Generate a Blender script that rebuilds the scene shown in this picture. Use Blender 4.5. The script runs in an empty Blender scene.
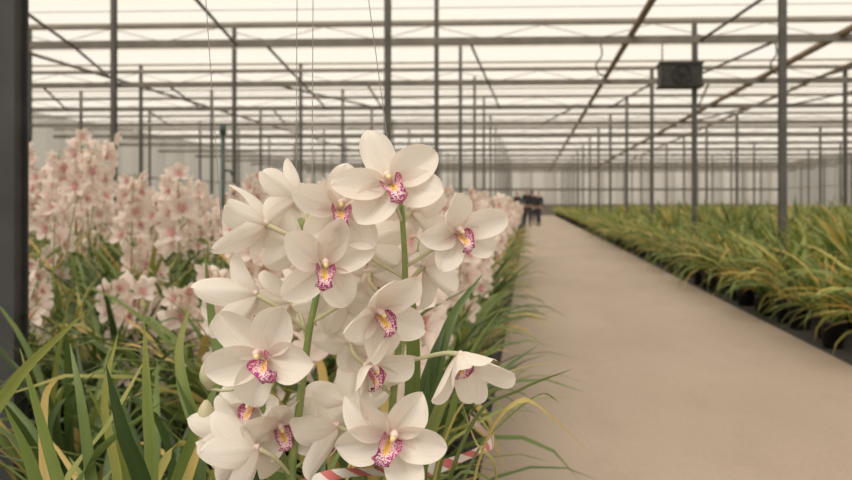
import bpy, math, random
import numpy as np
from mathutils import Matrix, Vector
random.seed(7); rng = np.random.RandomState(7)
S = bpy.context.scene
COL = S.collection
TH = math.radians(2.75)
CAMH = 1.1

def spot(u, v, d):
    """metres in the greenhouse for something seen along a bearing at distance d"""
    xc = (u-489)/850*d
    return np.array([xc*math.cos(TH)-d*math.sin(TH), xc*math.sin(TH)+d*math.cos(TH), CAMH-(v-200)/850*d])

# ------------------------------------------------------------------ materials
def newmat(name):
    m = bpy.data.materials.new(name); m.use_nodes = True
    nt = m.node_tree; nt.nodes.clear()
    out = nt.nodes.new('ShaderNodeOutputMaterial')
    return m, nt, out
def N(nt, t, **kw):
    n = nt.nodes.new(t)
    for k, v in kw.items():
        if k in n.inputs: n.inputs[k].default_value = v
        else: setattr(n, k, v)
    return n
def ramp(nt, stops, interp='LINEAR'):
    r = nt.nodes.new('ShaderNodeValToRGB'); r.color_ramp.interpolation = interp
    e = r.color_ramp.elements
    while len(e) > 1: e.remove(e[-1])
    e[0].position = stops[0][0]; e[0].color = (*stops[0][1], 1)
    for p, c in stops[1:]:
        k = e.new(p); k.color = (*c, 1)
    return r
def simple(name, c1, c2, scale=8, rough=.6, metal=0, bump=.1, trans=0.0, spec=.5):
    m, nt, out = newmat(name)
    tc = N(nt, 'ShaderNodeTexCoord')
    no = N(nt, 'ShaderNodeTexNoise', Scale=scale, Detail=5.0)
    nt.links.new(tc.outputs['Object'], no.inputs['Vector'])
    r = ramp(nt, [(.3, c1), (.7, c2)])
    nt.links.new(no.outputs['Fac'], r.inputs['Fac'])
    b = N(nt, 'ShaderNodeBsdfPrincipled', Roughness=rough, Metallic=metal)
    b.inputs['Specular IOR Level'].default_value = spec
    nt.links.new(r.outputs[0], b.inputs['Base Color'])
    if bump:
        bm = N(nt, 'ShaderNodeBump', Strength=bump)
        bm.inputs['Distance'].default_value = .01
        nt.links.new(no.outputs['Fac'], bm.inputs['Height']); nt.links.new(bm.outputs[0], b.inputs['Normal'])
    last = b
    if trans > 0:
        t = N(nt, 'ShaderNodeBsdfTranslucent'); nt.links.new(r.outputs[0], t.inputs['Color'])
        mx = N(nt, 'ShaderNodeMixShader', Fac=trans)
        nt.links.new(b.outputs[0], mx.inputs[1]); nt.links.new(t.outputs[0], mx.inputs[2]); last = mx
    nt.links.new(last.outputs[0], out.inputs['Surface'])
    return m

def leafmat(name, stops, rough=.4):
    m, nt, out = newmat(name)
    at = N(nt, 'ShaderNodeAttribute', attribute_name='tint')
    tc = N(nt, 'ShaderNodeTexCoord'); no = N(nt, 'ShaderNodeTexNoise', Scale=9.0, Detail=3.0)
    nt.links.new(tc.outputs['Object'], no.inputs['Vector'])
    ma = N(nt, 'ShaderNodeMath', operation='MULTIPLY_ADD'); ma.inputs[1].default_value = .25
    nt.links.new(no.outputs['Fac'], ma.inputs[0])
    sb = N(nt, 'ShaderNodeMath', operation='SUBTRACT'); sb.inputs[1].default_value = .125
    nt.links.new(at.outputs['Fac'], sb.inputs[0]); nt.links.new(sb.outputs[0], ma.inputs[2])
    r = ramp(nt, stops); nt.links.new(ma.outputs[0], r.inputs['Fac'])
    # length-wise parallel veins
    pa = N(nt, 'ShaderNodeAttribute', attribute_name='pc'); mp = N(nt, 'ShaderNodeMapping'); mp.inputs['Scale'].default_value = (.6, 6, 1)
    nt.links.new(pa.outputs['Vector'], mp.inputs['Vector']); vn = N(nt, 'ShaderNodeTexNoise', Scale=2.0, Detail=2.0); nt.links.new(mp.outputs[0], vn.inputs['Vector'])
    vr = ramp(nt, [(.3, (.76, .79, .74)), (.7, (1.08, 1.06, 1.0))]); nt.links.new(vn.outputs['Fac'], vr.inputs['Fac'])
    mc = N(nt, 'ShaderNodeMixRGB', blend_type='MULTIPLY'); mc.inputs[0].default_value = 1
    nt.links.new(r.outputs[0], mc.inputs[1]); nt.links.new(vr.outputs[0], mc.inputs[2])
    b = N(nt, 'ShaderNodeBsdfPrincipled', Roughness=rough); b.inputs['Specular IOR Level'].default_value = .5
    t = N(nt, 'ShaderNodeBsdfTranslucent')
    nt.links.new(mc.outputs[0], b.inputs['Base Color']); nt.links.new(mc.outputs[0], t.inputs['Color'])
    mx = N(nt, 'ShaderNodeMixShader', Fac=.3)
    nt.links.new(b.outputs[0], mx.inputs[1]); nt.links.new(t.outputs[0], mx.inputs[2])
    nt.links.new(mx.outputs[0], out.inputs['Surface'])
    return m
M_leaf = leafmat('leaf_green', [(0, (.028, .052, .016)), (.35, (.10, .16, .040)), (.6, (.23, .29, .072)), (.82, (.52, .45, .14)), (1, (.68, .46, .17))])
M_leafR = leafmat('leaf_yellow_green', [(0, (.055, .09, .022)), (.35, (.185, .255, .058)), (.6, (.35, .39, .095)), (.82, (.64, .55, .16)), (1, (.85, .50, .17))])

def petalmat(name, c0, c1, cv, trans=.3, vs=.45):
    m, nt, out = newmat(name)
    at = N(nt, 'ShaderNodeAttribute', attribute_name='pc')
    sx = N(nt, 'ShaderNodeSeparateXYZ'); nt.links.new(at.outputs['Vector'], sx.inputs[0])
    r = ramp(nt, [(0, c0), (.35, c1), (1, c1)]); nt.links.new(sx.outputs[0], r.inputs['Fac'])
    mp = N(nt, 'ShaderNodeMapping'); mp.inputs['Scale'].default_value = (1.0, 10, 1)
    nt.links.new(at.outputs['Vector'], mp.inputs['Vector'])
    no = N(nt, 'ShaderNodeTexNoise', Scale=1.7, Detail=3.0); nt.links.new(mp.outputs[0], no.inputs['Vector'])
    r2 = ramp(nt, [(.42, (0, 0, 0)), (.7, (1, 1, 1))]); nt.links.new(no.outputs['Fac'], r2.inputs['Fac'])
    mxc = N(nt, 'ShaderNodeMixRGB'); mxc.inputs[2].default_value = (*cv, 1)
    ml = N(nt, 'ShaderNodeMath', operation='MULTIPLY'); ml.inputs[1].default_value = vs
    nt.links.new(r2.outputs[0], ml.inputs[0]); nt.links.new(ml.outputs[0], mxc.inputs[0])
    nt.links.new(r.outputs[0], mxc.inputs[1])
    b = N(nt, 'ShaderNodeBsdfPrincipled', Roughness=.5); b.inputs['Specular IOR Level'].default_value = .25
    t = N(nt, 'ShaderNodeBsdfTranslucent')
    nt.links.new(mxc.outputs[0], b.inputs['Base Color']); nt.links.new(mxc.outputs[0], t.inputs['Color'])
    bm = N(nt, 'ShaderNodeBump', Strength=.3); bm.inputs['Distance'].default_value = .002
    nt.links.new(no.outputs['Fac'], bm.inputs['Height']); nt.links.new(bm.outputs[0], b.inputs['Normal'])
    mx = N(nt, 'ShaderNodeMixShader', Fac=trans)
    nt.links.new(b.outputs[0], mx.inputs[1]); nt.links.new(t.outputs[0], mx.inputs[2])
    nt.links.new(mx.outputs[0], out.inputs['Surface'])
    return m
M_petal = petalmat('petal_white', (.89, .79, .69), (.93, .875, .79), (.87, .75, .65), .30, .5)
M_pink = petalmat('petal_blush_pink', (.82, .52, .46), (.93, .825, .745), (.89, .68, .60), .36)
M_lippink = simple('lip_magenta', (.48, .12, .20), (.76, .42, .40), 90, .5, bump=0)

def lipmat():
    m, nt, out = newmat('lip_spotted')
    at = N(nt, 'ShaderNodeAttribute', attribute_name='pc')
    sx = N(nt, 'ShaderNodeSeparateXYZ'); nt.links.new(at.outputs['Vector'], sx.inputs[0])
    ab = N(nt, 'ShaderNodeMath', operation='ABSOLUTE'); nt.links.new(sx.outputs[1], ab.inputs[0])
    e1 = N(nt, 'ShaderNodeMapRange'); e1.inputs[1].default_value = .1; e1.inputs[2].default_value = 1.0
    nt.links.new(ab.outputs[0], e1.inputs[0])
    e2 = N(nt, 'ShaderNodeMapRange'); e2.inputs[1].default_value = .45; e2.inputs[2].default_value = 1.0
    nt.links.new(sx.outputs[0], e2.inputs[0])
    mxm = N(nt, 'ShaderNodeMath', operation='MAXIMUM'); nt.links.new(e1.outputs[0], mxm.inputs[0]); nt.links.new(e2.outputs[0], mxm.inputs[1])
    tc = N(nt, 'ShaderNodeTexCoord')
    vo = N(nt, 'ShaderNodeTexNoise', Scale=650.0, Detail=.5); nt.links.new(tc.outputs['Object'], vo.inputs['Vector'])
    ad = N(nt, 'ShaderNodeMath', operation='MULTIPLY_ADD'); ad.inputs[1].default_value = .36
    nt.links.new(mxm.outputs[0], ad.inputs[0]); nt.links.new(vo.outputs['Fac'], ad.inputs[2])
    r = ramp(nt, [(.66, (0, 0, 0)), (.76, (1, 1, 1))]); nt.links.new(ad.outputs[0], r.inputs['Fac'])
    y1 = N(nt, 'ShaderNodeMapRange'); y1.inputs[1].default_value = .34; y1.inputs[2].default_value = .1
    nt.links.new(ab.outputs[0], y1.inputs[0])
    yr = ramp(nt, [(0, (1, 1, 1)), (.46, (1, 1, 1)), (.6, (0, 0, 0))]); nt.links.new(sx.outputs[0], yr.inputs['Fac'])
    ym = N(nt, 'ShaderNodeMath', operation='MULTIPLY'); nt.links.new(y1.outputs[0], ym.inputs[0]); nt.links.new(yr.outputs[0], ym.inputs[1])
    m1 = N(nt, 'ShaderNodeMixRGB'); m1.inputs[1].default_value = (.88, .64, .64, 1); m1.inputs[2].default_value = (.84, .54, .10, 1)
    nt.links.new(ym.outputs[0], m1.inputs[0])
    m2 = N(nt, 'ShaderNodeMixRGB'); m2.inputs[2].default_value = (.40, .045, .19, 1)
    nt.links.new(r.outputs[0], m2.inputs[0]); nt.links.new(m1.outputs[0], m2.inputs[1])
    b = N(nt, 'ShaderNodeBsdfPrincipled', Roughness=.5); b.inputs['Specular IOR Level'].default_value = .25
    nt.links.new(m2.outputs[0], b.inputs['Base Color'])
    nt.links.new(b.outputs[0], out.inputs['Surface'])
    return m
M_lip = lipmat()
M_column = simple('column_cream', (.88, .76, .62), (.80, .52, .54), 160, .5, bump=0)
M_anther = simple('anther_yellow', (.82, .66, .25), (.88, .78, .45), 60, .5, bump=0)
M_stem = simple('stem_green', (.15, .22, .06), (.27, .31, .10), 40, .5)
M_ped = simple('pedicel_green_pink', (.46, .48, .26), (.60, .50, .34), 30, .5)
M_pot = simple('pot_black_plastic', (.012, .012, .012), (.025, .025, .024), 20, .45)
M_soil = simple('bark_substrate', (.05, .03, .018), (.14, .09, .05), 90, .9, bump=.6)
M_steel = simple('galvanised_steel', (.085, .085, .077), (.14, .135, .12), 6, .55, .3)
M_postdark = simple('dark_steel_post', (.045, .044, .042), (.075, .072, .068), 6, .6, .2)
M_truss = simple('galvanised_truss', (.15, .135, .115), (.23, .205, .17), 3, .55, .2)
M_thin = simple('aluminium_bar', (.38, .35, .30), (.50, .46, .40), 3, .5, .1)
M_brown = simple('weathered_brown_pipe', (.20, .145, .095), (.31, .235, .16), 3, .7, .1)
M_screen = simple('cream_screen_fabric', (.46, .42, .35), (.60, .55, .47), 4, .8, trans=.4, bump=0)
M_dark = simple('dark_painted_metal', (.03, .03, .03), (.055, .053, .05), 12, .6, .2)
M_string = simple('grey_string', (.45, .43, .40), (.6, .58, .54), 50, .7, bump=0)
M_green = simple('dark_green_plastic', (.04, .075, .07), (.07, .11, .10), 12, .5)
M_bedfloor = simple('bed_ground_cover', (.024, .022, .018), (.06, .05, .04), 14, .9, bump=.3)

def pathmat():
    m, nt, out = newmat('path_concrete')
    tc = N(nt, 'ShaderNodeTexCoord')
    n1 = N(nt, 'ShaderNodeTexNoise', Scale=.6, Detail=3.0); n2 = N(nt, 'ShaderNodeTexNoise', Scale=60.0, Detail=4.0); n3 = N(nt, 'ShaderNodeTexNoise', Scale=3.0, Detail=4.0)
    mp = N(nt, 'ShaderNodeMapping'); mp.inputs['Scale'].default_value = (1.5, .6, 1)
    nt.links.new(tc.outputs['Object'], mp.inputs['Vector'])
    nt.links.new(mp.outputs[0], n1.inputs['Vector']); nt.links.new(tc.outputs['Object'], n2.inputs['Vector']); nt.links.new(mp.outputs[0], n3.inputs['Vector'])
    r = ramp(nt, [(.3, (.375, .29, .22)), (.7, (.43, .34, .265))]); nt.links.new(n1.outputs['Fac'], r.inputs['Fac'])
    r2 = ramp(nt, [(.3, (.90, .90, .90)), (.6, (1, 1, 1))]); nt.links.new(n2.outputs['Fac'], r2.inputs['Fac'])
    r3 = ramp(nt, [(.3, (.95, .945, .935)), (.5, (1, 1, 1))]); nt.links.new(n3.outputs['Fac'], r3.inputs['Fac'])
    mx = N(nt, 'ShaderNodeMixRGB', blend_type='MULTIPLY'); mx.inputs[0].default_value = 1
    nt.links.new(r.outputs[0], mx.inputs[1]); nt.links.new(r2.outputs[0], mx.inputs[2])
    mx2 = N(nt, 'ShaderNodeMixRGB', blend_type='MULTIPLY'); mx2.inputs[0].default_value = 1
    nt.links.new(mx.outputs[0], mx2.inputs[1]); nt.links.new(r3.outputs[0], mx2.inputs[2])
    b = N(nt, 'ShaderNodeBsdfPrincipled', Roughness=.7); nt.links.new(mx2.outputs[0], b.inputs['Base Color'])
    bm = N(nt, 'ShaderNodeBump', Strength=.2); bm.inputs['Distance'].default_value = .004
    nt.links.new(n2.outputs['Fac'], bm.inputs['Height']); nt.links.new(bm.outputs[0], b.inputs['Normal'])
    nt.links.new(b.outputs[0], out.inputs['Surface']); return m
M_path = pathmat()

def glazing(name, col, tfac_lo, tfac_hi, axis, freq, dark=(.5, .48, .42), soft=.5):
    m, nt, out = newmat(name)
    tc = N(nt, 'ShaderNodeTexCoord'); sx = N(nt, 'ShaderNodeSeparateXYZ'); nt.links.new(tc.outputs['Object'], sx.inputs[0])
    ml = N(nt, 'ShaderNodeMath', operation='MULTIPLY'); ml.inputs[1].default_value = freq
    nt.links.new(sx.outputs[axis], ml.inputs[0])
    fr = N(nt, 'ShaderNodeMath', operation='FRACT'); nt.links.new(ml.outputs[0], fr.inputs[0])
    r = ramp(nt, [(0, (1, 1, 1)), (.12, (1, 1, 1)), (.15, (0, 0, 0)), (.58, (0, 0, 0)), (.61, (soft,)*3), (.96, (soft,)*3), (1, (1, 1, 1))])
    nt.links.new(fr.outputs[0], r.inputs['Fac'])
    no = N(nt, 'ShaderNodeTexNoise', Scale=.6, Detail=5.0); nt.links.new(tc.outputs['Object'], no.inputs['Vector'])
    nm = N(nt, 'ShaderNodeMath', operation='MULTIPLY_ADD'); nm.inputs[1].default_value = .9; nt.links.new(no.outputs['Fac'], nm.inputs[0]); nt.links.new(r.outputs[0], nm.inputs[2])
    mr = N(nt, 'ShaderNodeMapRange'); mr.inputs[1].default_value = .25; mr.inputs[2].default_value = 1.45; mr.inputs[3].default_value = tfac_hi; mr.inputs[4].default_value = tfac_lo
    nt.links.new(nm.outputs[0], mr.inputs[0])
    tr = N(nt, 'ShaderNodeBsdfTransparent'); tr.inputs[0].default_value = (*col, 1)
    tl = N(nt, 'ShaderNodeBsdfTranslucent'); tl.inputs[0].default_value = (*dark, 1)
    mx = N(nt, 'ShaderNodeMixShader')
    nt.links.new(mr.outputs[0], mx.inputs[0]); nt.links.new(tl.outputs[0], mx.inputs[1]); nt.links.new(tr.outputs[0], mx.inputs[2])
    nt.links.new(mx.outputs[0], out.inputs['Surface']); return m
M_roof = glazing('roof_glazing', (.97, .955, .93), .50, .95, 1, 1/2.4, (.72, .68, .61), .4)
M_wall = glazing('wall_glazing', (.80, .78, .74), .28, .54, 1, 1/2.4, (.54, .52, .47))
M_wallb = glazing('end_wall_glazing', (.88, .85, .80), .38, .78, 0, 1/2.1, (.54, .51, .45))

def tapemat():
    m, nt, out = newmat('red_white_tape')
    at = N(nt, 'ShaderNodeAttribute', attribute_name='pc'); sx = N(nt, 'ShaderNodeSeparateXYZ'); nt.links.new(at.outputs['Vector'], sx.inputs[0])
    ad = N(nt, 'ShaderNodeMath', operation='MULTIPLY_ADD'); ad.inputs[1].default_value = .010
    nt.links.new(sx.outputs[1], ad.inputs[0]); nt.links.new(sx.outputs[0], ad.inputs[2])
    ml = N(nt, 'ShaderNodeMath', operation='MULTIPLY'); ml.inputs[1].default_value = 1/.04; nt.links.new(ad.outputs[0], ml.inputs[0])
    fr = N(nt, 'ShaderNodeMath', operation='FRACT'); nt.links.new(ml.outputs[0], fr.inputs[0])
    r = ramp(nt, [(0, (.62, .16, .15)), (.45, (.80, .74, .69))], 'CONSTANT'); nt.links.new(fr.outputs[0], r.inputs['Fac'])
    b = N(nt, 'ShaderNodeBsdfPrincipled', Roughness=.35); nt.links.new(r.outputs[0], b.inputs['Base Color'])
    nt.links.new(b.outputs[0], out.inputs['Surface']); return m
M_tape = tapemat()

# ------------------------------------------------------------------ geometry
class Geo:
    def __init__(s): s.V=[]; s.F=[]; s.Mi=[]; s.T=[]; s.P=[]; s.n=0
    def add(s, V, F, mi=0, tint=0., pc=None):
        V=np.asarray(V,float); F=np.asarray(F,int)
        s.V.append(V); s.F.append(F+s.n); s.Mi.append(np.full(len(F),mi) if np.isscalar(mi) else mi)
        s.T.append(np.full(len(V),tint) if np.isscalar(tint) else tint)
        s.P.append(np.zeros((len(V),3)) if pc is None else pc); s.n+=len(V)
    def pack(s):
        if len(s.V)>1:
            s.V=[np.concatenate(s.V)]; s.F=[np.concatenate(s.F)]; s.Mi=[np.concatenate(s.Mi)]; s.T=[np.concatenate(s.T)]; s.P=[np.concatenate(s.P)]
        return s
    def put(s, g, R, t, mi=None, dt=0):
        g.pack()
        s.add(g.V[0]@np.asarray(R).T+np.asarray(t), g.F[0], g.Mi[0] if mi is None else mi, g.T[0]+dt, g.P[0])
    def mesh(s, name, mats, smooth=True):
        s.pack(); V=s.V[0]; F=s.F[0]
        me=bpy.data.meshes.new(name)
        me.vertices.add(len(V)); me.vertices.foreach_set('co', V.astype(np.float32).ravel())
        me.loops.add(len(F)*4); me.loops.foreach_set('vertex_index', F.astype(np.int32).ravel())
        me.polygons.add(len(F)); me.polygons.foreach_set('loop_start', np.arange(len(F),dtype=np.int32)*4)
        me.polygons.foreach_set('material_index', s.Mi[0].astype(np.int32))
        me.update(calc_edges=True)
        me.polygons.foreach_set('use_smooth', np.full(len(F),smooth))
        a=me.attributes.new('tint','FLOAT','POINT'); a.data.foreach_set('value', s.T[0].astype(np.float32))
        a=me.attributes.new('pc','FLOAT_VECTOR','POINT'); a.data.foreach_set('vector', s.P[0].astype(np.float32).ravel())
        for m in mats: me.materials.append(m)
        me.update(); return me

def obj(name, data, parent=None, loc=(0,0,0), rot=None, scale=1, label=None, cat=None, group=None, kind=None):
    o=bpy.data.objects.new(name, data); COL.objects.link(o)
    if parent: o.parent=parent
    o.location=loc
    if rot is not None: o.rotation_euler=rot
    if scale!=1: o.scale=(scale,)*3
    if label: o['label']=label
    if cat: o['category']=cat
    if group: o['group']=group
    if kind: o['kind']=kind
    return o

def grid(nu,nv):
    return [(i*nv+j,i*nv+j+1,(i+1)*nv+j+1,(i+1)*nv+j) for i in range(nu-1) for j in range(nv-1)]
def tube(g, pts, rad, n=8, mi=0, caps=True):
    pts=np.asarray(pts,float); m=len(pts)
    rad=np.full(m,rad) if np.isscalar(rad) else np.asarray(rad,float)
    if caps:
        pts=np.vstack([pts[:1],pts,pts[-1:]]); rad=np.concatenate([[rad[0]*.02],rad,[rad[-1]*.02]]); m+=2
    tg=np.gradient(pts,axis=0)
    if caps: tg[0]=tg[2]; tg[1]=pts[2]-pts[1]; tg[-1]=tg[-2]=pts[-2]-pts[-3]
    V=[]
    ref=np.array([.13,.2,1.]) 
    t0=tg[m//2]/(np.linalg.norm(tg[m//2])+1e-9)
    if abs(t0@ref/np.linalg.norm(ref))>.8: ref=np.array([1.,.1,.05])
    for p,t,r in zip(pts,tg,rad):
        t=t/(np.linalg.norm(t)+1e-12); a=np.cross(t,ref); a/=np.linalg.norm(a)+1e-12; b=np.cross(t,a)
        for k in range(n):
            q=2*math.pi*k/n; V.append(p+r*(math.cos(q)*a+math.sin(q)*b))
    F=[(i*n+k,i*n+(k+1)%n,(i+1)*n+(k+1)%n,(i+1)*n+k) for i in range(m-1) for k in range(n)]
    g.add(V,F,mi)
def lathe(g, prof, n=20, mi=0, c=(0,0,0)):
    V=[(c[0]+r*math.cos(2*math.pi*k/n), c[1]+r*math.sin(2*math.pi*k/n), c[2]+z) for r,z in prof for k in range(n)]
    F=[(i*n+k,i*n+(k+1)%n,(i+1)*n+(k+1)%n,(i+1)*n+k) for i in range(len(prof)-1) for k in range(n)]
    g.add(V,F,mi)
def box(g, c, s, mi=0):
    x,y,z=[q/2 for q in s]
    V=[(c[0]+a*x,c[1]+b*y,c[2]+d*z) for a in(-1,1) for b in(-1,1) for d in(-1,1)]
    g.add(V,[(0,1,3,2),(4,6,7,5),(0,4,5,1),(2,3,7,6),(0,2,6,4),(1,5,7,3)],mi)
def smoothpts(pts,n):
    pts=np.asarray(pts,float); P=np.vstack([2*pts[0]-pts[1],pts,2*pts[-1]-pts[-2]]); out=[]
    m=len(pts)-1
    for k in range(n):
        x=k/(n-1)*m; i=min(int(x),m-1); t=x-i; a,b,c,d=P[i],P[i+1],P[i+2],P[i+3]
        out.append(.5*((2*b)+(c-a)*t+(2*a-5*b+4*c-d)*t*t+(3*b-a-3*c+d)*t**3))
    return np.array(out)

def leaf(g, pts, width, tint, side=None, mi=0, fold=.3, twist=0):
    pts=np.asarray(pts,float); m=len(pts); tg=np.gradient(pts,axis=0)
    if side is None:
        d=pts[-1]-pts[0]; side=np.cross(d,[0,0,1.])
    side=np.asarray(side,float); side/=np.linalg.norm(side)+1e-9
    V=[];P=[]
    for i,(p,t) in enumerate(zip(pts,tg)):
        q=i/(m-1); t=t/(np.linalg.norm(t)+1e-9); s=side-t*(side@t); s/=np.linalg.norm(s)+1e-9; nn=np.cross(s,t)
        a=twist*q; s2=s*math.cos(a)+nn*math.sin(a); n2=np.cross(s2,t)
        w=width*.5*(.55+.45*min(1,q*4))*(1-max(0,(q-.45)/.55)**2.0)+.0004
        V+= [p-s2*w+n2*w*fold, p, p+s2*w+n2*w*fold]; P+=[(q,-1,tint*9),(q,0,tint*9),(q,1,tint*9)]
    T=np.repeat(np.linspace(tint-.06,tint+.08,m),3)
    g.add(V,grid(m,3),mi,T,np.array(P,float))
def arch(r, base, az, el, L, bend, seg):
    p=np.array(base,float); pts=[p.copy()]; st=L/seg
    for i in range(seg):
        q=(i+1)/seg; e=el-bend*q**1.6
        p=p+st*np.array([math.cos(az)*math.cos(e),math.sin(az)*math.cos(e),math.sin(e)]); 
        p[2]=max(p[2],.02); pts.append(p.copy())
    return pts
def foliage(seed,n,L,W,seg=6,tl=.1,th=.5,pyel=.08,z0=.2,spread=1.0,elo=62,blo=35,bhi=125):
    r=np.random.RandomState(seed); g=Geo(); cl=r.uniform(-.12,.12)
    for i in range(n):
        az=r.uniform(0,6.283); el=math.radians(r.uniform(elo,88)); ln=L*r.uniform(.65,1.1)
        b=(r.uniform(-.06,.06),r.uniform(-.06,.06),z0)
        tint=r.uniform(.82,1) if r.rand()<pyel else max(.02,r.uniform(tl,th)+cl)
        pts=arch(r,b,az,el,ln,math.radians(r.uniform(blo,bhi))*spread,seg)
        leaf(g,pts,W*r.uniform(.7,1.2),tint,side=(-math.sin(az),math.cos(az),0),twist=r.uniform(-.8,.8))
    return g

# ---- petals
def petal(g, ang, L, W, c1=.0, c2=.2, cup=.12, nu=5, nv=3, mi=0, seed=0, ruff=.0, off=.06, tipbend=0, tw=0, bow=0):
    r=np.random.RandomState(seed); ph=r.uniform(0,6,3)
    ca,sa=math.cos(ang),math.sin(ang); V=[];P=[]
    for i in range(nu):
        t=math.sin(i/(nu-1)*math.pi/2)**.9 if nu>6 else i/(nu-1)
        q=abs(2*t**.86-1)
        wr=max(.34*(1-t)**1.2,(1-q**2.35)**(.58 if t<.5 else .68))
        w=W*wr if t<.999 else W*.04
        for j in range(nv):
            s=2*j/(nv-1)-1
            a=L*(off+t)*(1-.15*abs(c2)*t); b=w*s*(1-.10*cup*abs(s))+bow*L*t*t
            f=L*(c1*t+c2*t*t+tipbend*t**4)+cup*w*(s*s)*(1-.1*t)-.18*w*math.exp(-(s/.16)**2)*(1-t*.6)+tw*w*s*t
            f+=ruff*L*(math.sin(6*t+ph[0]+2.2*s)*abs(s)**1.5*.7+math.sin(3*s+ph[1]+3*t)*.35)
            V.append((ca*a-sa*b, -f, sa*a+ca*b)); P.append((t,s,seed%17))
    g.add(V,grid(nu,nv),mi,0,np.array(P,float))

def hero_tepals(L, seed, openness=1.0, nu=20, nv=13):
    r=np.random.RandomState(seed); g=Geo(); d=math.radians
    j=lambda a: r.uniform(-a,a)
    for k,(a,lm,wm,c1,c2) in enumerate([(90,1.02,.35,-.02,.44),(-42,1.0,.37,.0,.32),(-138,1.0,.37,.0,.32),
                          (20,1.02,.355,.12,.24),(160,1.02,.355,.12,.24)]):
        cc=(1-openness)*1.1
        petal(g,d(a+j(13)),L*(lm+j(.08)),L*(wm+j(.035)),c1+cc+(0.03 if k>2 else 0)+j(.09),c2+j(.28)+cc*.1,.64+j(.2),nu,nv,seed=seed*7+k,ruff=.055,tipbend=j(.30)-.08,tw=j(.45),bow=j(.08))
    return g
def hero_lip(L):
    g=Geo(); k=L/.05; nu,nv=21,15
    path=smoothpts([(0.001,-.003),(.008,-.0055),(.0155,-.0085),(.0215,-.0135),(.0215,-.0195),(.016,-.0245)],nu)
    V=[];P=[]
    for i in range(nu):
        u=i/(nu-1)
        w=np.interp(u,[0,.25,.45,.58,.8,.95,1],[.005,.0092,.0102,.0070,.0092,.0055,.002])
        lift=np.interp(u,[0,.2,.42,.55,.75,1],[.004,.011,.012,.004,-.002,-.004])
        tg=path[min(i+1,nu-1)]-path[max(i-1,0)]; tg/=np.linalg.norm(tg); nf,nz=-tg[1],tg[0]
        if nz<0 and u<.5: nf,nz=-nf,-nz
        for j in range(nv):
            s=2*j/(nv-1)-1
            x=w*math.sin(s*1.35)/math.sin(1.35) if u<.5 else w*s
            h=lift*(s*s)+.0009*math.sin(9*s+20*u)*abs(s)*(u>.5)+ .0014*(math.exp(-((abs(s)-.16)/.09)**2) if u<.5 else 0)
            V.append((x*k, -(path[i][0]+nf*h)*k, (path[i][1]+nz*h)*k)); P.append((u,s,0))
    g.add(V,grid(nu,nv),0,0,np.array(P,float)); return g
def hero_column(L):
    g=Geo(); k=L/.05
    pts=smoothpts([(0,.002,.001),(0,-.005,.005),(0,-.011,.0065),(0,-.0155,.0045)],8)*k
    tube(g,pts,np.array([.0036,.0034,.0032,.0031,.0032,.0034,.0034,.0028])*k,12,0)
    tube(g,np.array([(0,-.0150,.0042),(0,-.0168,.0026),(0,-.0176,.0010)])*k,np.array([.0026,.0023,.0012])*k,10,1)
    return g

def mid_flower(seed,L=.057,nu=6,nv=5,op=1.0):
    r=np.random.RandomState(seed); g=Geo(); d=math.radians
    for a,wm,c1,c2 in [(90,.37,.05,.5),(-40,.38,.10,.3),(-140,.38,.10,.3),(25,.37,.22,.25),(155,.37,.22,.25)]:
        petal(g,d(a+r.uniform(-9,9)),L*r.uniform(.9,1.08),L*wm,c1+(1-op),c2+r.uniform(-.15,.15),.4,nu,nv,mi=0,seed=seed)
    V=[]
    for i,(f,z,w,h) in enumerate([(0,-.05,.09,.1),(.20,-.10,.14,.16),(.32,-.18,.13,.05),(.28,-.32,.09,0)]):
        for s in(-1,0,1): V.append((L*w*s,-L*(f),L*(z+h*abs(s))))
    g.add(V,grid(4,3),1,0)
    return g
def flat_flower(seed,L=.055):
    r=np.random.RandomState(seed); g=Geo()
    for k in range(5):
        a=math.radians(90+72*k+r.uniform(-10,10)); c,s=math.cos(a),math.sin(a); f=r.uniform(-.1,.3)*L; w=.36*L
        V=[(0,0,0),(c*.6*L-s*w,-.12*L,s*.6*L+c*w),(c*L,-f,s*L),(c*.6*L+s*w,-.12*L,s*.6*L-c*w)]
        g.add(V,[(0,3,2,1)],0,0,np.array([(0,0,0),(.6,-1,0),(1,0,0),(.6,1,0)],float))
    g.add([(-.10*L,-.25*L,0),(.10*L,-.25*L,0),(.08*L,-.32*L,-.3*L),(-.08*L,-.32*L,-.3*L)],[(0,1,2,3)],1)
    return g
def rz(a): c,s=math.cos(a),math.sin(a); return np.array([[c,-s,0],[s,c,0],[0,0,1.]])
def rx(a): c,s=math.cos(a),math.sin(a); return np.array([[1,0,0],[0,c,-s],[0,s,c]])
def ry(a): c,s=math.cos(a),math.sin(a); return np.array([[c,0,s],[0,1,0],[-s,0,c]])

def spike(seed,H,nfl,lean=.16,z0=.2,span=.44):
    r=np.random.RandomState(seed); az=r.uniform(0,6.283); out=[]
    top=lean*r.uniform(.3,1.2)*H
    pts=smoothpts([(0,0,z0),(math.cos(az)*top*.25,math.sin(az)*top*.25,z0+(H-z0)*.45),
                   (math.cos(az)*top*.6,math.sin(az)*top*.6,z0+(H-z0)*.8),(math.cos(az)*top,math.sin(az)*top,H)],12)
    q0=1-span/(H-z0)
    for k in range(nfl):
        q=q0+(1-q0)*k/(nfl-1); x=q*11; i=min(int(x),10); p=pts[i]*(1-(x-i))+pts[i+1]*(x-i)
        fa=k*2.4+r.uniform(-.5,.5); R=rz(fa)@rx(r.uniform(-.25,.35))@ry(r.uniform(-.3,.3))
        rr=.052*(1-.35*(k/(nfl-1)))
        out.append((R,p+R@np.array([0,-rr,0]), fa, rr, p))
    return pts,out

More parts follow.
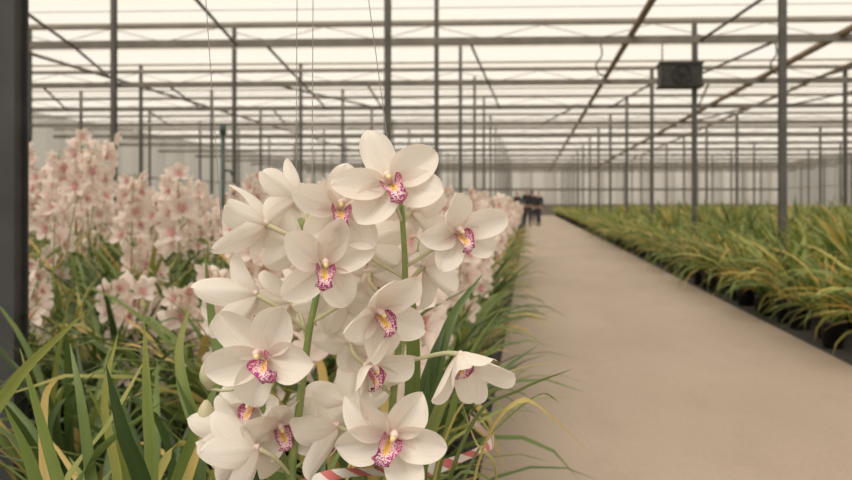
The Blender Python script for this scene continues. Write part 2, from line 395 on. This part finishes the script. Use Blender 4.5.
def pot_mesh(n,r=.11,h=.24):
    g=Geo(); lathe(g,[(.001,.0),(r*.78,0),(r*.98,h*.9),(r*1.06,h*.9),(r*1.08,h),(r*.99,h),(r*.97,h*.9)],n,0)
    lathe(g,[(r*.97,h*.9),(r*.5,h*.93),(.001,h*.94)],n,1); return g
POT=pot_mesh(18).mesh('pot',[M_pot,M_soil])
POTL=pot_mesh(8)

# ------------------------------------------------------------------ setting
def slab(name, x0,x1,y0,y1,z0,z1,mat,label=None,**k):
    g=Geo(); box(g,((x0+x1)/2,(y0+y1)/2,(z0+z1)/2),(x1-x0,y1-y0,z1-z0)); return obj(name,g.mesh(name,[mat],False),**k)
XL,XR,YE=-19.0,22.0,76.0; PL,PR=-.2,2.15
slab('floor',XL-.2,XR+.2,-2,YE+.3,-.1,0,M_bedfloor,kind='structure')
slab('floor_path',PL,PR,-2,YE,-.02,.012,M_path,kind='structure')
slab('ceiling',XL,XR,-2.5,YE,4.62,4.63,M_roof,kind='structure')
slab('wall_left',XL-.06,XL,-2,YE,0,4.6,M_wall,kind='structure')
slab('wall_right',XR,XR+.06,-2,YE,0,4.6,M_wall,kind='structure')
slab('wall_back',XL,XR,YE,YE+.06,0,4.6,M_wallb,kind='structure')
slab('trim_1',XL,XL+.08,-2,YE,0,.75,M_thin,kind='structure')
slab('trim_2',XR-.08,XR,-2,YE,0,.75,M_thin,kind='structure')
slab('trim_3',XL,XL+.1,-2,YE,2.3,2.42,M_thin,kind='structure')
slab('trim_4',XR-.1,XR,-2,YE,2.3,2.42,M_thin,kind='structure')
slab('trim_5',XL,XR,YE-.08,YE,2.2,2.4,M_truss,kind='structure')
slab('trim_6',XL,XR,YE-.08,YE,0,1.0,M_truss,kind='structure')

TY=[4.8*k-.5 for k in range(1,16)]
g=Geo(); box(g,(0,0,0),(XR-XL,.04,.05)); PUR=g.mesh('roof_purlin',[M_thin],False)
for ty in [-.5]+TY:
    if ty+2.4<YE: obj('roof_purlin',PUR,None,((XL+XR)/2,ty+2.4,4.595),label='thin pale aluminium glazing bar under the roof glass',cat='roof bar',group='glazing bars across the roof')
g=Geo(); box(g,(0,0,0),(XR-XL,.08,.12)); CH1=g.mesh('bottom_chord',[M_truss],False)
g=Geo(); box(g,(0,0,0),(XR-XL,.05,.045)); CH2=g.mesh('top_chord',[M_truss],False)
g=Geo(); zz=[]; x=XL+.3; up=False
while x<XR-.8: zz.append((x,0,.26 if up else .03)); up=not up; x+=.9
tube(g,zz,.007,5)
WEB=g.mesh('web_bracing',[M_truss])
g=Geo(); box(g,(0,0,0),(XR-XL,.22,.035)); SCR=g.mesh('shade_screen',[M_screen],False)
g=Geo(); tube(g,[(XL,0,0),(XR,0,0)],.007,5); WIRE=g.mesh('screen_wire',[M_thin])
for ty in TY:
    e=obj('roof_truss',None,None,(0,ty,3.75),label='galvanised steel lattice truss spanning the greenhouse',cat='roof truss',group='trusses carrying the roof')
    obj('bottom_chord',CH1,e,((XL+XR)/2,0,0)); obj('top_chord',CH2,e,((XL+XR)/2,0,.28)); obj('web_bracing',WEB,e)
    obj('shade_screen',SCR,None,((XL+XR)/2,ty+.09,4.07),label='cream fabric shade screen folded beside a truss',cat='shade screen',group='folded shade screens')
    for dy in (1.7,3.4):
        if ty<50: obj('screen_wire',WIRE,None,((XL+XR)/2,ty+dy,3.98),label='taut thin wire carrying the shade screen',cat='wire',group='screen wires across the roof')

def post_mesh(w,h,mat=None):
    g=Geo(); t=w*.1
    box(g,(0,-w/2+t/2,h/2),(w,t,h)); box(g,(0,w/2-t/2,h/2),(w,t,h)); box(g,(0,0,h/2),(w*.62,w-2*t,h)); return g.mesh('steel_post',[mat or M_steel],False)
PM=post_mesh(.075,4.0); PMT=post_mesh(.068,4.6); g=Geo(); box(g,(0,0,.008),(.2,.2,.016))
for a in(-1,1):
    for b in(-1,1): lathe(g,[(.012,.016),(.012,.03),(.001,.031)],6,0,(a*.075,b*.075,0))
BP=g.mesh('base_plate',[M_steel],False)
def post(x,y,lab='grey galvanised steel post holding up the roof truss',mesh=PM):
    o=obj('steel_post',mesh,None,(x,y,0),label=lab,cat='post',group='steel roof posts'); obj('base_plate',BP,o); return o
for ty in TY[1:15]:
    post(-1.53,ty,mesh=PMT)
for ty in TY[1:15]:
    post(2.66,ty)
for X in (6.8,11.1,15.3,19.4):
    for ty in TY[1:13]:
        if (X*850/ty)<345: post(X,ty)
for X,off in ((-5.75,2.4),(-9.85,2.4),(-14.0,2.4)):
    for ty in TY[1:13]:
        if 530+X*850/(ty+off)>-10: post(X,ty+off,mesh=PMT)
p=spot(9,480,2.95); post(p[0],p[1],'thick dark steel post standing among the orchid leaves',post_mesh(.088,4.6,M_postdark))

def run(name,pts,rad,mat,label,cat,n=8,**k):
    g=Geo(); c=np.array(pts[0],float); tube(g,np.array(pts)-c,rad,n); return obj(name,g.mesh(name,[mat]),None,tuple(c),label=label,cat=cat,**k)
run('heating_pipe',[(1.66,3,3.86),(1.66,YE-.1,3.86)],.055,M_brown,'long brown weathered pipe hung along the aisle under the trusses','pipe')
run('heating_pipe',[(5.0,6,3.82),(5.0,YE-.1,3.82)],.06,M_brown,'long brown weathered pipe hung above the green bed','pipe')
run('rain_gutter',[(6.8,3,4.05),(6.8,YE-.1,4.05)],.045,M_brown,'brown gutter running along a row of posts','gutter')
run('rain_gutter',[(-9.85,9,4.05),(-9.85,YE-.1,4.05)],.035,M_truss,'grey gutter running along a row of posts','gutter')
BR=((9.1,-4.0,13.9,-4.87),(13.9,-4.38,23.5,-5.67),(13.9,-7.65,18.7,-9.2),(18.7,-11.0,23.5,-13.1),(18.7,-8.1,23.5,-9.2),(9.1,3.15,13.9,2.76),
    (18.7,3.9,23.5,4.6),(13.9,-.98,23.5,-.83),(23.5,-7.2,28.3,-8.2),(23.5,-10.8,28.3,-12.2),(18.7,2.7,23.5,2.2),(13.9,6.9,18.7,5.9),(9.1,-6.3,13.9,-7.65),(13.9,4.0,18.7,3.3),
    (18.7,-3.6,28.3,-4.6),(23.5,1.2,28.3,.4),(23.5,6.0,28.3,5.2),(18.7,-5.65,23.5,-4.2),(18.7,8.0,23.5,6.9))
for (ya,xa,yb,xb) in BR:
    run('diagonal_brace',[(xa,ya,3.73),(xb,yb,3.73)],.024,M_steel,'steel diagonal brace pipe between two roof trusses','brace',6,group='diagonal roof braces')
hp=(2.42,TY[2]-.02,3.16)
e=obj('fan_heater',None,None,hp,label='dark boxy fan heater hung below the roof truss',cat='heater')
g=Geo(); box(g,(0,0,0),(.66,.4,.34)); box(g,(0,0,.18),(.7,.44,.03)); box(g,(0,0,-.18),(.7,.44,.03)); obj('casing',g.mesh('casing',[M_dark],False),e)
g=Geo(); lathe(g,[(.14,0),(.155,0),(.155,.03),(.14,.03),(.14,0)],20)
for k in range(4): tube(g,[(-.145*math.cos(k*.785),-.145*math.sin(k*.785),.015),(.145*math.cos(k*.785),.145*math.sin(k*.785),.015)],.005,5)
obj('fan_guard',g.mesh('fan_guard',[M_dark]),e,(0,-.2,0),(math.pi/2,0,0))
for s in(-.28,.28):
    g=Geo(); tube(g,[(0,0,.17),(0,0,.56)],.012,6); obj('hanger_rod',g.mesh('hanger_rod',[M_steel]),e,(s,0,0))
for (x,ty) in ((3.95,TY[2]),(1.15,TY[2])):
    pts=smoothpts([(x,ty,3.72),(x+.02,ty,3.5),(x-.07,ty,3.36),(x-.04,ty,3.22),(x+.08,ty,3.16)],14)
    run('drain_hose',pts,.014,M_dark,'curled dark hose hanging from the roof truss','hose',6)
g=Geo(); tube(g,[(0,0,0),(0,0,1.95)],.028,10); tube(g,[(0,0,1.95),(0,0,2.08)],.042,10); sp=spot(223,200,10.5)
e=obj('irrigation_standpipe',g.mesh('irrigation_standpipe',[M_green]),None,(sp[0],sp[1],0),label='dark green standpipe with capped top among the orchids',cat='standpipe')
g=Geo(); tube(g,[(0,0,0),(.1,-.03,0),(.13,-.03,-.06)],.014,8); obj('tap',g.mesh('tap',[M_dark]),e,(0,0,1.5))

# ------------------------------------------------------------------ plant templates
FV=[foliage(10+i,36,.86,.029,6,.08,.68,.09).mesh('foliage',[M_leaf]) for i in range(5)]
FG=[foliage(50+i,38,.68,.024,7,.12,.70,.14).mesh('foliage',[M_leaf]) for i in range(4)]
FH=[foliage(90+i,26,.80,.025,10,.06,.70,.13).mesh('foliage',[M_leaf]) for i in range(4)]
FR=[foliage(30+i,40,.98,.034,6,.08,.70,.14,spread=.68,elo=62).mesh('foliage',[M_leafR]) for i in range(6)]
FE=[foliage(60+i,50,.95,.034,7,.12,.70,.15,spread=1.05,elo=36,blo=30,bhi=122).mesh('foliage',[M_leafR]) for i in range(3)]
MF=[mid_flower(s) for s in range(4)]; MFM=[m.mesh('flower',[M_pink,M_lippink]) for m in MF]
MFL=[flat_flower(s) for s in range(4)]
SP=[]
HS=[1.18,1.06,1.24,.98,1.12,.88,1.04,.82, 1.42,1.34,1.26, .80,.88]
for i in range(13):
    pts,fl=spike(200+i,HS[i],10)
    g=Geo(); tube(g,pts,np.linspace(.0045,.002,12),5)
    for (R,t,fa,rr,p) in fl: tube(g,[p,(p+t)/2+np.array([0,0,.006]),t],.0014,4,caps=False)
    stem=g.mesh('flower_stem',[M_stem])
    b=Geo()
    for k,(R,t,fa,rr,p) in enumerate(fl): b.put(MF[k%4],R*(1.15 if k<7 else .85),t)
    blo=b.mesh('blossoms',[M_pink,M_lippink])
    SP.append((stem,blo,fl))
def flowering(x,y,i,near,lab,pool=range(8),nsp=None,seed=1000,fol=None):
    r=np.random.RandomState(seed+i); e=obj('orchid_plant',None,None,(x,y,0),(0,0,r.uniform(0,6.28)),r.uniform(.93,1.07),label=lab,cat='orchid',group='blush orchids in the flowering bed')
    fs=fol or FV
    obj('pot',POT,e); obj('foliage',fs[r.randint(len(fs))],e)
    if nsp is None: nsp=[0,1,1,2,3][r.randint(5)]
    for k in range(nsp):
        st,bl,fl=SP[pool[r.randint(len(pool))]]; a=r.uniform(0,6.28); off=(.05*math.cos(a*3),.05*math.sin(a*3),0)
        s=obj('flower_stem',st,e,off,(0,0,a))
        if near:
            for q,(R,t,fa,rr,p) in enumerate(fl):
                m=Matrix(R.tolist()); obj('flower',MFM[q%4],s,tuple(t),m.to_euler(),1.15 if q<7 else .85)
        else: obj('blossoms',bl,s)
    return e
cand=[]
yy=3.3
while yy<46:
    sp_=.58 if yy<14 else .85
    xx=-.90
    while xx>XL+1.2:
        px=530+xx*850/yy
        if px>-70: cand.append((yy+random.uniform(-.16,.16),xx+random.uniform(-.14,.10)))
        xx-=sp_
    yy+=sp_
cand.sort()
for i,(y,x) in enumerate(cand[:265]):
    px=530+x*850/y
    tall = px<90 and y<6
    flowering(x,y,i,y<4.6,'potted orchid with upright spikes of blush white flowers', range(7,11) if tall else range(8), 3 if tall else None)
yy=1.95; i=0; re=random.Random(5)
while yy<17:
    x=-.38+re.uniform(-.03,.03)
    n=(2,3,3,2,3,3)[i%6] if yy<4 else re.choice((1,2,3))
    flowering(x,yy,i,yy<4.1,'orchid with blush blooms and leaves arching over the aisle',(3,6,12,5,3,11) if yy<4 else (3,6,4,5,1),n,8810,fol=FG)
    yy+=.42 if yy<5 else .55; i+=1
for i,(x,y,n) in enumerate(((-.95,2.75,2),(-1.2,3.0,3),(-1.6,3.25,2),(-.8,2.4,2),(-.75,3.0,3))):
    flowering(x,y,i,True,'orchid with low spikes of blush blooms among leaves',(7,11,12),n,9300)
rest=cand[265:]
VL=[]
for s in range(6):
    g=Geo(); f=foliage(300+s,12,.8,.04,3,.1,.5,.05); g.put(f,np.eye(3),(0,0,0),mi=0); g.put(POTL,np.eye(3),(0,0,0),mi=3)
    r=np.random.RandomState(s)
    for k in range(3):
        H=r.uniform(.92,1.22); pts,fl=spike(400+s*5+k,H,9)
        tube(g,pts[::3],.004,4,2+2,caps=False)
        for q,(R,t,fa,rr,p) in enumerate(fl):
            F=MFL[q%4]; F.pack(); g.add(F.V[0]@(R*1.25).T+t,F.F[0],F.Mi[0]+1,0,F.P[0])
    VL.append(g.pack())
B=Geo()
for i,(y,x) in enumerate(rest): B.put(VL[i%6],rz(random.uniform(0,6.28)),(x,y,0))
obj('orchid_plant_mass',B.mesh('orchid_plant_mass',[M_leaf,M_pink,M_lippink,M_pot,M_stem]),label='distant mass of blush flowering orchids filling the bed',cat='orchids',kind='stuff')

# ---- right green bed
cand=[]
yy=3.3
while yy<74:
    sp_=.46 if yy<12 else (.62 if yy<30 else .9)
    xx=2.34; front=True
    while xx<XR-1.5:
        px=530+xx*850/yy
        if px<905: cand.append((yy+random.uniform(-.12,.12),xx+random.uniform(-.05,.10),front))
        xx+=sp_; front=False
    yy+=sp_
cand.sort(key=lambda c: c[0]+ (c[1]-2.3)*1.2)
for i,(y,x,fr) in enumerate(cand[:300]):
    r=np.random.RandomState(5000+i)
    e=obj('potted_orchid',None,None,(x,y,0),(0,0,r.uniform(0,6.28)),r.uniform(.80,1.0) if fr else r.uniform(.90,1.10),label='leafy orchid without flowers in a black pot',cat='potted plant',group='green orchids in the leafy bed')
    obj('pot',POT,e); obj('foliage',FE[r.randint(3)] if fr else FR[r.randint(6)],e)
VR=[]
for s in range(6):
    g=Geo(); g.put(foliage(500+s,18,.94,.050,4,.12,.70,.14,spread=.8,elo=60),np.eye(3),(0,0,0),mi=0); g.put(POTL,np.eye(3),(0,0,0),mi=1); VR.append(g.pack())
B=Geo()
for i,(y,x,fr) in enumerate(cand[300:]): B.put(VR[i%6],rz(random.uniform(0,6.28))*random.uniform(.90,1.04),(x,y,0),dt=random.uniform(-.14,.12))
obj('leafy_plant_mass',B.mesh('leafy_plant_mass',[M_leafR,M_pot]),label='distant mass of leafy orchids filling the bed',cat='potted plants',kind='stuff')

near=[(-.66,1.5),(-.92,1.8),(-.50,1.95),(-.9,2.15),(-1.3,2.3),(-1.35,2.6),(-1.75,3.4),(-2.1,3.4),(-.42,1.45),(-.68,1.2)]
for i,(x,y) in enumerate(near):
    r=np.random.RandomState(700+i)
    e=obj('orchid_plant',None,None,(x,y,0),(0,0,r.uniform(0,6.28)),r.uniform(.80,.92) if x<-.6 else .76,label='orchid with long green strap leaves in a black pot',cat='orchid',group='leafy orchids beside the blooms')
    obj('pot',POT,e); obj('foliage',FH[i%4],e)

# ------------------------------------------------------------------ hero plant
base=spot(372,200,.98); base[2]=0
hero=obj('orchid_plant',None,None,tuple(base),label='white orchid with large open flowers and magenta spotted lips',cat='orchid')
obj('pot',POT,hero)
def rel(p): return np.asarray(p)-base
crown=np.array([0,0,.22])
stems=[smoothpts([crown+[.03,-.02,0],rel(spot(384,620,.93)),rel(spot(390,500,.9)),rel(spot(392,410,.89)),rel(spot(399,340,.885)),rel(spot(405,270,.885)),rel(spot(401,198,.885))],40),
       smoothpts([crown+[-.03,-.02,0],rel(spot(310,620,.93)),rel(spot(292,490,.9)),rel(spot(300,400,.89)),rel(spot(309,330,.885)),rel(spot(318,270,.885)),rel(spot(300,215,.885))],40),
       smoothpts([crown+[-.05,.0,0],rel(spot(330,620,.95)),rel(spot(300,520,.93)),rel(spot(283,455,.925)),rel(spot(262,402,.92)),rel(spot(250,385,.92))],30)]
stobs=[]
for s in stems:
    g=Geo(); tube(g,s,np.linspace(.0055,.0028,len(s)),10); stobs.append(obj('flower_stem',g.mesh('flower_stem',[M_stem]),hero))
FL=[(390,180,55,.855,8,-8,-26,1.0,0),(340,206,49,.85,14,-4,4,1.0,1),(457,230,43,.865,30,5,-20,.95,0),(266,222,44,.875,-98,0,-14,.85,1),
    (324,263,49,.845,16,4,6,.95,1),(256,292,45,.865,-100,8,12,.80,1),(377,310,48,.85,38,14,-24,.9,0),(266,353,57,.84,-8,2,-36,1.0,1),
    (366,364,45,.855,62,26,-8,.85,0),(460,352,43,.86,38,48,6,.52,0),(391,433,58,.84,6,4,30,1.0,0),(258,446,48,.87,-100,18,10,.85,1),
    (280,424,44,.90,25,10,-14,.9,2),(424,264,42,.91,120,-5,20,.9,0),(338,424,46,.90,-110,20,0,.75,0),(240,430,38,.91,-130,10,-10,.6,2),
    (360,240,44,.90,160,5,10,.95,0),(296,196,40,.90,-120,-10,-15,.9,1),(254,402,40,.93,-15,5,5,.95,2),(350,340,46,.90,170,-5,30,.95,0),(300,240,40,.90,-140,0,0,.9,1),
    (412,208,42,.90,130,-5,0,.9,0),(345,292,42,.895,-150,10,20,.9,1),(350,400,42,.90,200,10,0,.9,0),(236,460,42,.90,-60,25,20,.85,2),
    (290,300,38,.91,-120,10,0,.8,1),(370,270,40,.905,150,0,10,.9,0)]
for i,(u,v,Rr,d,yaw,pi,ro,op,si) in enumerate(FL):
    L=Rr/850*d
    p=rel(spot(u,v,d)); R=rz(TH+math.radians(yaw))@rx(math.radians(pi))@ry(math.radians(ro)); eu=Matrix(R.tolist()).to_euler()
    f=obj('flower',hero_tepals(L,i+1,op).mesh('flower',[M_petal]),hero,tuple(p),eu)
    obj('lip',hero_lip(L*.98).mesh('lip',[M_lip]),f,label='magenta spotted white lip with yellow throat'); obj('column',hero_column(L).mesh('column',[M_column,M_anther]),f)
    s=stems[si]; back=p+R@np.array([0,.012,0]); tgt=back-np.array([0,0,.035]); k=int(np.argmin(np.linalg.norm(s-tgt,axis=1)))
    g=Geo(); a=s[k]; b2=p+R@np.array([0,.001,0]); mid=back*.75+a*.25+np.array([0,0,-.004])
    tube(g,smoothpts([a,mid,b2],10),np.linspace(.0018,.0030,10),8); obj('pedicel',g.mesh('pedicel',[M_ped]),stobs[si])
for (u,v,d,si,k0) in ((209,370,.9,1,24),(206,412,.92,2,20),(404,186,.9,0,38)):
    p=rel(spot(u,v,d)); g=Geo(); tube(g,smoothpts([p+[0,0,-.018],p,p+[0,0,.016]],9),[.002,.005,.0085,.010,.010,.009,.0075,.005,.002],12)
    obj('bud',g.mesh('bud',[M_ped]),hero); g=Geo(); tube(g,smoothpts([p+[0,0,-.017],p*.7+stems[si][k0]*.3+[0,0,-.022],stems[si][k0]],8),.0018,6); obj('pedicel',g.mesh('pedicel',[M_ped]),stobs[si])
cb=spot(372,200,.98); cb[2]=.22
def from_crown(g,org,c,pts,w,tint,side=(1,0,0),tw=0): leaf(g,smoothpts([c-org]+[spot(*p)-org for p in pts],20),w,tint,side,twist=tw)
c=cb; g=Geo()
for a in ((((430,560,.98),(470,420,1.0),(520,385,1.02),(572,366,1.05)),.018,.40,(0,1,0),.6),
    (((450,600,.95),(480,450,.93),(520,395,.93),(560,420,.95),(592,452,.97)),.017,.9,(0,1,.3),.4),
    (((420,560,.97),(450,420,.97),(500,372,1.0),(556,358,1.02)),.014,.85,(0,1,0),.3),
    (((440,560,1.02),(470,460,1.05),(500,420,1.1),(540,390,1.14),(560,400,1.16)),.016,.45,(0,1,0),.5),
    (((410,560,1.02),(430,400,1.05),(450,320,1.08),(482,272,1.1)),.018,.30),
    (((400,560,1.02),(418,420,1.05),(432,360,1.06),(446,320,1.08)),.018,.18),
    (((420,560,1.04),(445,430,1.08),(470,350,1.12),(505,300,1.15)),.017,.5,(.5,1,0)),
    (((400,560,.98),(412,400,1.0),(413,320,1.0),(409,275,1.0)),.018,.45),
    (((410,600,.98),(450,480,1.0),(480,470,1.0),(503,490,1.0)),.015,.5,(0,1,0)),
    (((400,600,1.0),(425,450,1.02),(450,380,1.04),(455,350,1.05)),.015,.6),
    (((320,560,1.02),(240,420,1.06),(215,330,1.1),(205,250,1.12)),.018,.4),
    (((300,560,.98),(250,470,1.0),(236,430,.97),(242,418,.95)),.018,.12),
    (((330,560,1.02),(210,440,1.05),(180,360,1.08),(190,300,1.1)),.017,.55),
    (((480,560,1.0),(495,470,1.02),(475,440,1.03),(462,400,1.05)),.014,.8,(0,1,0))):
    from_crown(g,base,c,*a)
obj('foliage',g.mesh('foliage',[M_leaf]),hero)
b2=spot(95,200,1.0); b2[2]=0; e=obj('orchid_plant',None,None,tuple(b2),label='orchid with bold glossy strap leaves beside the white blooms',cat='orchid'); obj('pot',POT,e)
c=b2.copy(); c[2]=.22; g=Geo()
for pts,w,t,sd in ((((40,640,.95),(-30,480,.9),(10,385,.88),(86,308,.86)),.017,.6,(.5,.3,-.8)),
    (((110,640,.97),(150,500,.95),(148,400,.95),(144,318,.95)),.016,.58,(1,0,0)),
    (((120,640,.92),(145,500,.9),(125,430,.88),(106,362,.87)),.022,.05,(1,0,0)),
    (((90,640,.92),(70,520,.9),(45,430,.9),(20,345,.9)),.016,.56,(1,0,0)),
    (((60,640,.9),(50,540,.86),(32,460,.85),(4,402,.84)),.018,.45,(1,0,0)),
    (((110,640,.97),(95,500,1.0),(82,400,1.02),(70,340,1.05)),.015,.42,(1,0,0)),
    (((120,640,1.0),(190,520,1.02),(200,440,1.05),(175,372,1.06)),.016,.3,(1,0,0)),
    (((130,640,1.0),(170,500,1.0),(200,420,1.0),(228,360,1.02)),.015,.46,(1,0,0)),
    (((70,640,1.0),(60,500,1.05),(110,420,1.08),(148,352,1.1)),.015,.64,(.7,0,.7)),
    (((110,660,1.0),(60,560,1.0),(90,460,1.0),(160,400,1.0)),.014,.36,(.5,0,.8)),
    (((110,660,1.0),(160,560,.95),(190,470,.93),(216,400,.95)),.014,.88,(1,0,0)),
    (((90,640,1.05),(50,500,1.1),(45,400,1.12),(60,372,1.12)),.014,.9,(1,0,0)),
    (((100,640,1.1),(120,500,1.15),(105,400,1.15),(118,330,1.15)),.014,.66,(1,0,0)),
    (((100,640,1.1),(60,500,1.15),(50,420,1.15),(95,370,1.15)),.014,.12,(.6,0,.6)),
    (((100,640,1.1),(170,500,1.15),(160,420,1.15),(120,385,1.15)),.014,.1,(.6,0,-.6)),
    (((100,640,1.0),(130,540,1.0),(170,450,1.0),(196,440,1.0)),.013,.75,(.6,0,.6))):
    from_crown(g,b2,c,pts,w,t,sd)
obj('foliage',g.mesh('foliage',[M_leaf]),e)

for (u0,v0,u1,v1,d) in ((206,0,223,245,.93),(297,0,296,180,.92),(313,0,312,180,.9),(369,0,392,170,.9)):
    a=spot(u1,v1,d); b=spot(u0,v0,d); k=(3.72-a[2])/(b[2]-a[2]); top=a+(b-a)*k
    run('support_string',[a,top],.00045,M_string,'thin pale string hanging from the roof to a flower spike','string',5,group='plant support strings')
pts=smoothpts([spot(300,482,1.12),spot(345,470,1.10),(spot(420,468,1.08)),spot(462,455,1.10),spot(492,440,1.18),spot(488,432,1.4),spot(470,415,1.9)],60)
g=Geo(); V=[];P=[];acc=0
for i,p in enumerate(pts):
    if i: acc+=np.linalg.norm(p-pts[i-1])
    a=.5*math.sin(i*.35)
    for s in(-1,1): V.append(p+np.array([0,.012*a*s,.0068*s])); P.append((acc,s,0))
g.add(np.array(V)-pts[0],grid(60,2),0,0,np.array(P,float))
obj('barrier_tape',g.mesh('barrier_tape',[M_tape]),None,tuple(pts[0]),label='red and white striped barrier tape strung around the orchids',cat='barrier tape')

# ------------------------------------------------------------------ people
def skin(name,verts,edges,rads,mat,parent):
    me=bpy.data.meshes.new(name); me.from_pydata(verts,edges,[]); me.materials.append(mat)
    o=obj(name,me,parent); m=o.modifiers.new('Skin','SKIN'); m.use_smooth_shade=True
    for v,r in zip(me.skin_vertices[0].data,rads): v.radius=(r,r)
    me.skin_vertices[0].data[0].use_root=True
    s=o.modifiers.new('Sub','SUBSURF'); s.levels=1; s.render_levels=2; return o
M_skin=simple('skin',(.45,.27,.19),(.52,.33,.24),20,.5,bump=0)
def person(x,y,rot,h,jc,tc,hc,lab,step=.12,z=.012):
    e=obj('person',None,None,(x,y,z),(0,0,rot),h/1.72,label=lab,cat='person')
    J=simple('jacket_cloth',jc,tuple(q*1.4 for q in jc),20,.8); T=simple('trouser_cloth',tc,tuple(q*1.4 for q in tc),20,.8); Hm=simple('hair',hc,tuple(q*1.5 for q in hc),60,.6)
    V=[(0,0,.95),(0,0,1.12),(0,0,1.32),(0,0,1.44),(0,0,1.52),(0,-.01,1.60),(0,-.015,1.68)]; E=[(i,i+1) for i in range(6)]; Rr=[.13,.12,.145,.07,.05,.085,.065]
    for s in(-1,1):
        k=len(V); V+=[(s*.17,0,1.40),(s*.21,.03,1.14),(s*.2,-.08,.92),(s*.2,-.12,.84)]; E+=[(3,k),(k,k+1),(k+1,k+2),(k+2,k+3)]; Rr+=[.05,.042,.032,.035]
        for q in range(4): V+=[(s*(.2-.02+.014*q),-.14,.79),(s*(.2-.02+.014*q),-.135,.755+.008*(1.5-abs(q-1.5)))]; E+=[(k+3,len(V)-2),(len(V)-2,len(V)-1)]; Rr+=[.008,.007]
        V+=[(s*.165,-.15,.82)]; E+=[(k+3,len(V)-1)]; Rr+=[.009]
        k=len(V); V+=[(s*.09,0,.88),(s*.095,-s*step-.03,.48),(s*.1,-s*step*1.2+.03,.08),(s*.1,-s*step*1.2-.11,.03)]; E+=[(0,k),(k,k+1),(k+1,k+2),(k+2,k+3)]; Rr+=[.09,.06,.042,.03]
    skin('body',V,E,Rr,M_skin,e)
    V=[(0,0,.9),(0,0,1.12),(0,0,1.32),(0,0,1.43)];E=[(0,1),(1,2),(2,3)];Rr=[.155,.145,.165,.085]
    for s in(-1,1): k=len(V); V+=[(s*.17,0,1.40),(s*.21,.03,1.14),(s*.2,-.08,.93)];E+=[(3,k),(k,k+1),(k+1,k+2)];Rr+=[.068,.058,.046]
    skin('jacket',V,E,Rr,J,e)
    V=[(0,0,.95)];E=[];Rr=[.135]
    for s in(-1,1): k=len(V); V+=[(s*.09,0,.86),(s*.095,-s*step-.03,.48),(s*.1,-s*step*1.2+.03,.1)];E+=[(0,k),(k,k+1),(k+1,k+2)];Rr+=[.1,.075,.06]
    skin('trousers',V,E,Rr,T,e)
    skin('hair',[(0,.02,1.70),(0,.05,1.63),(0,.06,1.52)],[(0,1),(1,2)],[.08,.085,.04],Hm,e)
    g=Geo(); tube(g,[(0,-.09,1.63),(0,-.115,1.605),(0,-.095,1.595)],[.008,.014,.01],6); obj('nose',g.mesh('nose',[M_skin]),e)
    for s in(-1,1):
        g=Geo(); lathe(g,[(.001,-.03),(.05,-.03),(.055,.0),(.045,.04),(.03,.06)],10)
        o=obj('shoe',g.mesh('shoe',[M_dark]),e,(s*.1,-s*step*1.2-.03,.03)); o.scale=(.95,2.3,1)
person(-.12,40,0.2,1.76,(.02,.02,.024),(.018,.018,.025),(.03,.02,.015),'person in dark jacket and trousers standing in the aisle')
person(.42,41.5,-.3,1.66,(.025,.022,.025),(.03,.03,.04),(.02,.015,.01),'person in black coat walking along the aisle')
person(.12,44,2.9,1.74,(.06,.05,.05),(.02,.02,.03),(.05,.03,.02),'person in dark clothes seen from behind in the aisle',.05)
person(-.62,42,.6,1.68,(.03,.025,.025),(.02,.02,.022),(.03,.02,.015),'person in dark clothes standing beside the flower bed',.05,.0)

# ------------------------------------------------------------------ light & camera
w=bpy.data.worlds.new('overcast'); S.world=w; w.use_nodes=True; nt=w.node_tree; bg=nt.nodes['Background']
tc=nt.nodes.new('ShaderNodeTexCoord'); sx=nt.nodes.new('ShaderNodeSeparateXYZ'); nt.links.new(tc.outputs['Generated'],sx.inputs[0])
r=ramp(nt,[(0,(.28,.25,.22)),(.47,(.42,.39,.35)),(.53,(.88,.84,.78)),(1,(1,.965,.91))]); mr=N(nt,'ShaderNodeMapRange'); mr.inputs[1].default_value=-1; nt.links.new(sx.outputs[2],mr.inputs[0]); nt.links.new(mr.outputs[0],r.inputs['Fac'])
nt.links.new(r.outputs[0],bg.inputs['Color']); bg.inputs['Strength'].default_value=1.2
l=bpy.data.lights.new('sun','SUN'); l.energy=2.15; l.angle=math.radians(32); l.color=(1,.95,.88)
o=bpy.data.objects.new('sun',l); COL.objects.link(o); o.rotation_euler=(math.radians(38),0,math.radians(-30)); o.location=(0,-5,9)
S.view_settings.view_transform='Standard'; S.view_settings.look='None'; S.view_settings.exposure=0
cd=bpy.data.cameras.new('camera'); cam=bpy.data.objects.new('camera',cd); COL.objects.link(cam); S.camera=cam
cam.location=(0,0,CAMH); cam.rotation_euler=(math.pi/2,0,TH); cd.sensor_width=36; cd.lens=36*850/852
cd.shift_x=-63/852; cd.shift_y=-37/852; cd.clip_start=.05; cd.clip_end=300
cd.dof.use_dof=True; cd.dof.focus_distance=.855; cd.dof.aperture_fstop=9
